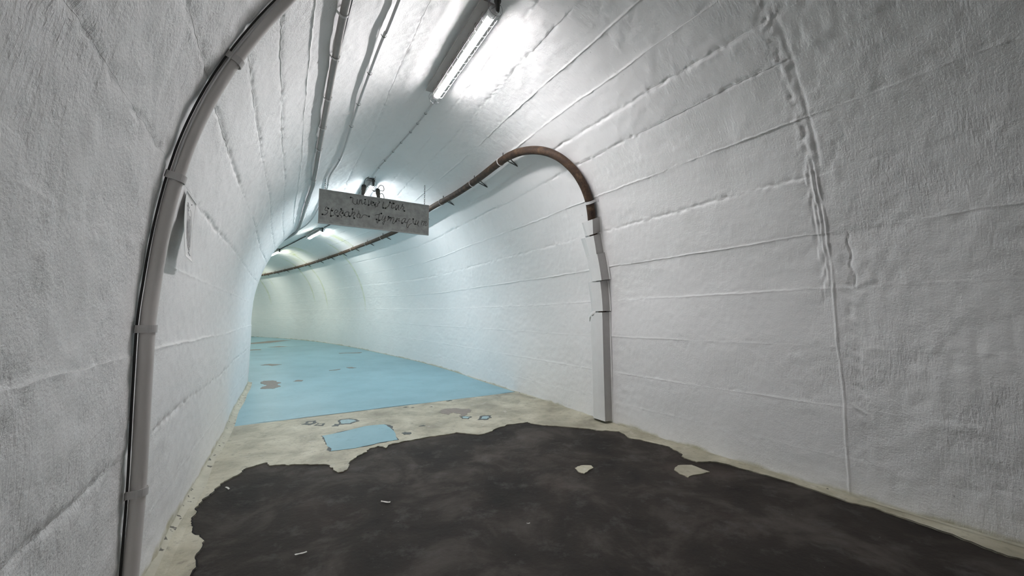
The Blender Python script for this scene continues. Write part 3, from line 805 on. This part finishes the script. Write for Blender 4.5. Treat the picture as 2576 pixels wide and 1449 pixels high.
for s, t in ((-.03, .929), (.75, .937), (1.80, .913), (2.95, .879), (4.05, .873), (5.2, .865), (6.2, .893), (7.25, .926), (8.3, .978), (9.4, .982), (10.5, .985), (11.8, .987), (13.0, .989), (14.2, .988), (15.3, .984), (16.4, .98)):
    c = V(wpos(s, t, .085)) - b0; nn = wnorm(s, t); tg = (V(wpos(s + .05, t)) - V(wpos(s - .05, t))).normalized(); sd = nn.cross(tg)
    ring = MB().tube([c + (sd * math.cos(a) + nn * math.sin(a)) * (RR + .003) for a in np.linspace(0, 2 * math.pi, 17)[:-1]], .005, 6, closed=True)
    br = ring.build('strap', M['clamp'], root)
    foot = V(wpos(s - .07, t + .175, -.004)) - b0
    head = V(wpos(s - .03, t - .045, -.004)) - b0
    mb = MB()
    mb.tube([c - nn * .03 + sd * .0, c - nn * .044 - tg * .02, foot], .006, 6)
    mb.tube([c - tg * .11 - nn * .02, c - tg * .115 - nn * .042, foot], .006, 6)
    mb.tube([head, c - nn * .03 - tg * .03, c - nn * .045 - tg * .10], .006, 6)
    mb.tube([c - tg * .07 - nn * .045, c - tg * .07 - nn * .045 + (V(wpos(s, t + .04)) - V(wpos(s, t)))], .008, 6)
    mb.build('wire_bracket', M['steel'], br)
c = V(wpos(-.916, 1.80, .051)) - b0
strap(root, c, wnorm(-.916, 1.80), V(wpos(-.905, 1.86)) - V(wpos(-.927, 1.74)), RR, .051, .026, M['cap'], .035)

def casing():
    root = empty('pipe_casing', V(wpos(-.70, TF)), 0, 'white sheet-metal casing boxed around the foot of the brown pipe on the right wall', 'pipe casing')
    b0 = root.location
    # (top t, bottom t, near edge s, far edge s, depth, flare of the far flange)
    segs = [(1.975, 2.128, (-.930, -.872), -.78, .108, .13), (2.142, 2.352, (-.868, -.842), -.73, .104, .15), (2.345, 2.63, (-.864, -.856), -.71, .114, .13), (2.637, 2.962, (-.822, -.816), -.66, .104, .12), (2.975, 4.09, (-.803, -.800), -.62, .102, .0)]
    for i, (ta, tb, (sa, sb), sf, dp, fl) in enumerate(segs):
        th = .0025
        def plate(name, quad_pts, mat):
            """a bent plate given rows of (s,t,off)"""
            rows = quad_pts; nr = len(rows); nc = len(rows[0]); vs = []; fs = []
            for lay in (0, -th):
                for r in rows:
                    for (s, t, o) in r: vs.append(V(wpos(s, t, o + lay)) - b0)
            B = nr * nc
            for a in range(nr - 1):
                for b in range(nc - 1):
                    f = (a * nc + b, a * nc + b + 1, (a + 1) * nc + b + 1, (a + 1) * nc + b); fs += [f, tuple(x + B for x in f[::-1])]
            rim = [b for b in range(nc)] + [a * nc + nc - 1 for a in range(1, nr)] + [(nr - 1) * nc + b for b in range(nc - 2, -1, -1)] + [a * nc for a in range(nr - 2, 0, -1)]
            for a, b in zip(rim, rim[1:] + rim[:1]): fs.append((a, a + B, b + B, b))
            return mesh_obj(name, vs, fs, mat, root, False)
        T = np.linspace(ta, tb, 7 if i < 4 else 14)
        # front face with a flange that flares over the wall on the far side
        rows = []
        for t in T:
            v = (t - ta) / (tb - ta); sn = sa + (sb - sa) * v
            r = [(sn, t, dp), (sn + (sf - sn) * .5, t, dp + .003), (sf, t, dp)]
            if fl: r += [(sf + fl * .5, t, dp * .62), (sf + fl * (1.0 + .10 * v), t, .012 + .022 * (i % 2) * (1 - v))]
            else: r += [(sf + .06, t, dp * .55), (sf + .11, t, .004)]
            rows.append(r)
        plate('front_plate', rows, M['sheet'])
        # side face towards the viewer, one per section, with the open joint between sections
        at = lambda t: sa + (sb - sa) * (t - ta) / (tb - ta)
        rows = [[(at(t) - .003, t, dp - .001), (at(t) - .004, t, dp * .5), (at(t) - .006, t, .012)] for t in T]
        sp = plate('side_plate', rows, M['sheetside'])  # same white sheet as the front, its shade painted in
        rows = [[(at(t) - .008, t, .012), (at(t) - .022, t, .006)] for t in T]
        plate('edge_flange', rows, M['sheet']).parent = sp
    # a torn curl of sheet at the fourth joint
    mb = MB(); pts = [(-.70, 2.955, .105), (-.65, 2.965, .112), (-.60, 2.99, .10), (-.56, 3.03, .08)]
    vs = []; 
    for s, t, o in pts: vs += [V(wpos(s, t, o)) - b0, V(wpos(s, t + .045, o - .006)) - b0, V(wpos(s, t + .045, o - .010)) - b0, V(wpos(s, t, o - .004)) - b0]
    fs = [(i * 4 + k, i * 4 + (k + 1) % 4, i * 4 + 4 + (k + 1) % 4, i * 4 + 4 + k) for i in range(3) for k in range(4)] + [(3, 2, 1, 0), (12, 13, 14, 15)]
    mb.add(vs, fs).build('torn_curl', M['paper'], root)


casing()

# ------------------------------------------------------------------ hanging sign
SIGN_S = 1.85
LETTERS = [
 [[(-0.789,2.563),(-0.812,2.579),(-0.825,2.556),(-0.826,2.529),(-0.802,2.53),(-0.793,2.514),(-0.801,2.495),(-0.827,2.468),(-0.857,2.469)]],
 [[(-0.744,2.576),(-0.753,2.549),(-0.76,2.518),(-0.76,2.489),(-0.745,2.464),(-0.729,2.475),(-0.716,2.48)],[(-0.763,2.542),(-0.726,2.544)]],
 [[(-0.704,2.508),(-0.683,2.52),(-0.67,2.54),(-0.686,2.556),(-0.705,2.541),(-0.715,2.516),(-0.709,2.496),(-0.687,2.481),(-0.668,2.472),(-0.655,2.485)]],
 [[(-0.63,2.579),(-0.627,2.561),(-0.642,2.529),(-0.655,2.5)],[(-0.635,2.539),(-0.619,2.555),(-0.602,2.547),(-0.607,2.528),(-0.626,2.517)],[(-0.65,2.498),(-0.625,2.481),(-0.619,2.472),(-0.625,2.454)]],
 [[(-0.528,2.543),(-0.547,2.55),(-0.572,2.536),(-0.585,2.513),(-0.576,2.487),(-0.554,2.478),(-0.537,2.496),(-0.53,2.527),(-0.528,2.543),(-0.535,2.502),(-0.519,2.489)]],
 [[(-0.485,2.597),(-0.484,2.564),(-0.494,2.52),(-0.504,2.488)],[(-0.488,2.524),(-0.469,2.554),(-0.455,2.556),(-0.449,2.538),(-0.463,2.512),(-0.474,2.504),(-0.459,2.47)]],
 [[(-0.402,2.582),(-0.402,2.554),(-0.418,2.524),(-0.423,2.493),(-0.408,2.486)],[(-0.402,2.554),(-0.384,2.532),(-0.381,2.511),(-0.394,2.485)]],
 [[(-0.394,2.485),(-0.377,2.487),(-0.36,2.499),(-0.347,2.525),(-0.327,2.537),(-0.301,2.535),(-0.286,2.524),(-0.251,2.532)]],
 [[(-0.512,2.757),(-0.484,2.755),(-0.486,2.702),(-0.468,2.677),(-0.442,2.67),(-0.428,2.7),(-0.424,2.747)],[(-0.424,2.747),(-0.425,2.694),(-0.411,2.671)]],
 [[(-0.389,2.752),(-0.396,2.712),(-0.4,2.68)],[(-0.396,2.712),(-0.379,2.742),(-0.366,2.746),(-0.366,2.706),(-0.354,2.68)]],
 [[(-0.345,2.696),(-0.329,2.709),(-0.319,2.735),(-0.325,2.702),(-0.318,2.686),(-0.302,2.695)]],
 [[(-0.277,2.756),(-0.272,2.721),(-0.275,2.685),(-0.255,2.695),(-0.243,2.733),(-0.24,2.759)]],
 [[(-0.235,2.713),(-0.212,2.727),(-0.209,2.742),(-0.226,2.743),(-0.239,2.719),(-0.232,2.692),(-0.208,2.685)]],
 [[(-0.179,2.664),(-0.188,2.702),(-0.18,2.728),(-0.165,2.734)]],
 [[(-0.135,2.768),(-0.122,2.745),(-0.144,2.727),(-0.147,2.701),(-0.154,2.686),(-0.174,2.679)]],
 [[(-0.066,2.764),(-0.075,2.716),(-0.071,2.673),(-0.039,2.674),(-0.015,2.696)]],
 [[(-0.015,2.696),(0.005,2.717),(0.022,2.775)],[(0.068,2.789),(0.048,2.72),(0.053,2.687),(0.091,2.704)],[(0.015,2.759),(0.089,2.763)]],
 [[(0.133,2.751),(0.108,2.725),(0.112,2.68),(0.137,2.711),(0.153,2.754),(0.148,2.69),(0.163,2.674)]],
 [[(0.174,2.694),(0.212,2.775),(0.205,2.744),(0.228,2.728),(0.214,2.693),(0.236,2.673)]],
 [[(-0.094,2.588),(-0.122,2.58),(-0.128,2.547),(-0.134,2.499),(-0.143,2.444),(-0.155,2.45),(-0.154,2.472)],[(-0.164,2.495),(-0.123,2.483),(-0.096,2.497)],[(-0.183,2.552),(-0.149,2.566),(-0.115,2.567)]],
 [[(-0.066,2.566),(-0.079,2.525),(-0.086,2.499),(-0.068,2.494),(-0.048,2.522),(-0.035,2.56)],[(-0.035,2.56),(-0.044,2.504),(-0.062,2.433),(-0.074,2.457),(-0.054,2.481),(-0.02,2.493)]],
 [[(0.017,2.571),(-0.006,2.495)],[(0.001,2.514),(0.028,2.543),(0.051,2.55),(0.033,2.489)],[(0.036,2.511),(0.067,2.552),(0.085,2.547),(0.069,2.475),(0.08,2.458)]],
 [[(0.08,2.458),(0.114,2.503),(0.133,2.557),(0.118,2.496)],[(0.118,2.507),(0.142,2.54),(0.166,2.55),(0.155,2.516),(0.179,2.515)]],
 [[(0.258,2.559),(0.236,2.56),(0.208,2.537),(0.197,2.492),(0.219,2.487),(0.244,2.524),(0.258,2.559),(0.245,2.509),(0.267,2.497)]],
 [[(0.329,2.565),(0.31,2.558),(0.289,2.522),(0.267,2.497)],[(0.289,2.522),(0.273,2.453),(0.29,2.425),(0.304,2.457),(0.319,2.481),(0.352,2.5)]],
 [[(0.37,2.566),(0.372,2.521),(0.382,2.496),(0.401,2.495)]],
 [[(0.419,2.561),(0.404,2.514),(0.401,2.495),(0.427,2.494),(0.446,2.527),(0.457,2.555)],[(0.457,2.555),(0.442,2.496),(0.454,2.468)]],
 [[(0.51,2.566),(0.496,2.495)],[(0.503,2.531),(0.53,2.557),(0.543,2.551),(0.527,2.488)],[(0.53,2.519),(0.561,2.557),(0.574,2.555),(0.554,2.503),(0.569,2.489),(0.588,2.511)]],
]
HOLES = [(-0.858,2.469),(-0.789,2.559),(-0.742,2.536),(-0.63,2.575),(-0.608,2.522),(-0.588,2.495),(-0.519,2.489),(-0.484,2.596),(-0.264,2.521),(-0.755,2.46),(-0.668,2.472),(-0.459,2.47),(-0.512,2.757),(-0.322,2.756),(-0.209,2.729),(-0.188,2.702),(-0.071,2.673),(-0.039,2.674),(0.077,2.761),(0.112,2.68),(0.236,2.673),(-0.275,2.685),(0.022,2.773),(-0.094,2.588),(-0.161,2.492),(0.007,2.553),(0.028,2.543),(0.205,2.485),(0.37,2.568),(-0.123,2.483),(0.401,2.495),(0.114,2.501)]



def sign():
    ph = float(np.interp(SIGN_S, SG, PHI)); e = float(np.interp(SIGN_S, SG, ELV))
    root = empty('hanging_sign', V(lpos(SIGN_S, -.147, 2.348)), ph, 'grey sheet sign hung across the tunnel with two lines of black script', 'sign')
    # local axes: x across the tunnel, y into it, z up; the face looks back along -y
    def L(lat, z, y=0.0): return Vector((lat + .147, y, z - 2.348))
    l0, l1, z0, z1 = -.907, .612, 2.346, 2.815
    board = MB().box(L((l0 + l1) / 2, (z0 + z1) / 2, .012), l1 - l0, .016, z1 - z0).build('board', M['sign'], root, False)
    rim = MB()
    for c, sx, sz in ((L((l0 + l1) / 2, z1 - .004, .006), l1 - l0, .008), (L((l0 + l1) / 2, z0 + .006, .004), l1 - l0, .012), (L(l0 + .004, (z0 + z1) / 2, .006), .008, z1 - z0), (L(l1 - .004, (z0 + z1) / 2, .006), .008, z1 - z0)):
        rim.box(c, sx, .020, sz)
    rim.build('rim', M['sheetside'], root, False)
    lets = []
    for strokes in LETTERS:
        mb = MB()
        for st in strokes:
            p = spline(st, 5) if len(st) > 2 else np.array(st)
            mb.tube([L(a, b, .003) for a, b in p], .0037, 6)
        lets.append((mb.build('letter', M['letter'], root), np.vstack([np.array(st) for st in strokes])))
    for a, b in HOLES:
        near = min(lets, key=lambda q: np.hypot(q[1][:, 0] - a, q[1][:, 1] - b).min())[0]
        MB().tube([L(a, b, .003), L(a, b, -.003)], .0105, 14).build('electrode_hole', M['hole'], near)
    for lat, top in ((-.835, None), (.545, None)):
        zt = PZC + PB * math.sqrt(1 - (lat / PA) ** 2) + .01
        mb = MB(); z = z1 - .004; k = 0
        while z < zt:
            cz = z + .016; ring = []
            for a in np.linspace(0, 2 * math.pi, 11)[:-1]:
                u, w = .0075 * math.cos(a), .019 * math.sin(a)
                ring.append(L(lat, cz + w, .012) + (Vector((u, 0, 0)) if k % 2 else Vector((0, u, 0))))
            mb.tube(ring, .0022, 5, closed=True); z += .030; k += 1
        ch = mb.build('chain', M['steel'], root)
        MB().tube([L(lat, z1 - .03, .012), L(lat, z1 + .012, .012)], .004, 6).build('hook', M['steel'], ch)
    # supply fittings behind the top edge
    for la, za, lb, zb, mat in ((-.325, 2.99, -.345, 2.83, 'glandb'), (-.135, 2.965, -.125, 2.80, 'glandb')):
        a, b = L(la, za, .10), L(lb, zb, .06)
        sg = MB().tube([a, a.lerp(b, .45), a.lerp(b, .5), a.lerp(b, .8), b], [.030, .032, .026, .024, .018], 12).build('supply_gland', M[mat], root)
        MB().tube([a + Vector((0, 0, .012)), a, a.lerp(b, .2)], [.02, .031, .034], 12).build('gland_cap', M['gland'], sg)
    for pts in ([(-.14, 2.97), (-.10, 3.03), (-.055, 3.02), (-.05, 2.96), (-.10, 2.95), (-.20, 2.935)], [(-.10, 2.90), (-.07, 2.91), (-.045, 2.87), (-.045, 2.79)], [(-.33, 2.99), (-.31, 3.08), (-.26, 3.13)], [(-.235, 2.96), (-.20, 2.93), (-.17, 2.92)]):
        p = spline([(x, .09, z) for x, z in pts], 6)
        MB().tube([L(x, z, y) for x, y, z in p], .0045, 6).build('wire', M['steel'], root)
    return root


sign()

# ------------------------------------------------------------------ scraps on the floor
def scrap(s, l, size, curl, rz, label):
    root_loc = V(lpos(s, l, .004)); vs = []; fs = []; n = 8
    rng = random.Random(int(s * 1000)); wv = [size * (.16 + .10 * rng.random()) for _ in range(n + 1)]
    for lay in (0, .0016):
        for i in range(n + 1):
            x = (i / n - .5) * size; z = curl * (abs(i / n - .5) * 2) ** 2 + lay; y0 = .25 * size * math.sin(i / n * 3 + 1)
            vs += [(x, y0 - wv[i] / 2, z), (x, y0 + wv[i] / 2, z + .15 * curl)]
    B = 2 * (n + 1)
    for i in range(n):
        a = 2 * i; fs += [(a, a + 1, a + 3, a + 2), (B + a, B + a + 2, B + a + 3, B + a + 1), (a, a + 2, B + a + 2, B + a), (a + 1, B + a + 1, B + a + 3, a + 3)]
    fs += [(0, B, B + 1, 1), (2 * n, 2 * n + 1, B + 2 * n + 1, B + 2 * n)]
    o = mesh_obj('paper_scrap', vs, fs, M['scrap'], None, False); o.location = root_loc; o.rotation_euler = (0, 0, rz)
    return tag(o, label, 'scrap', 'scraps on the dark floor')


scrap(-1.37, -.694, .055, .006, .2, 'curled white paper scrap lying alone in the middle of the dark floor')
scrap(-1.666, -1.146, .045, .004, .9, 'slim white scrap nearest the bottom edge on the dark floor')
scrap(-.674, -1.523, .05, .004, -.2, 'pale scrap by the left wall at the edge of the cream paint')
scrap(-2.004, -.113, .016, .003, .5, 'tiny white fleck on the dark floor right of the middle')
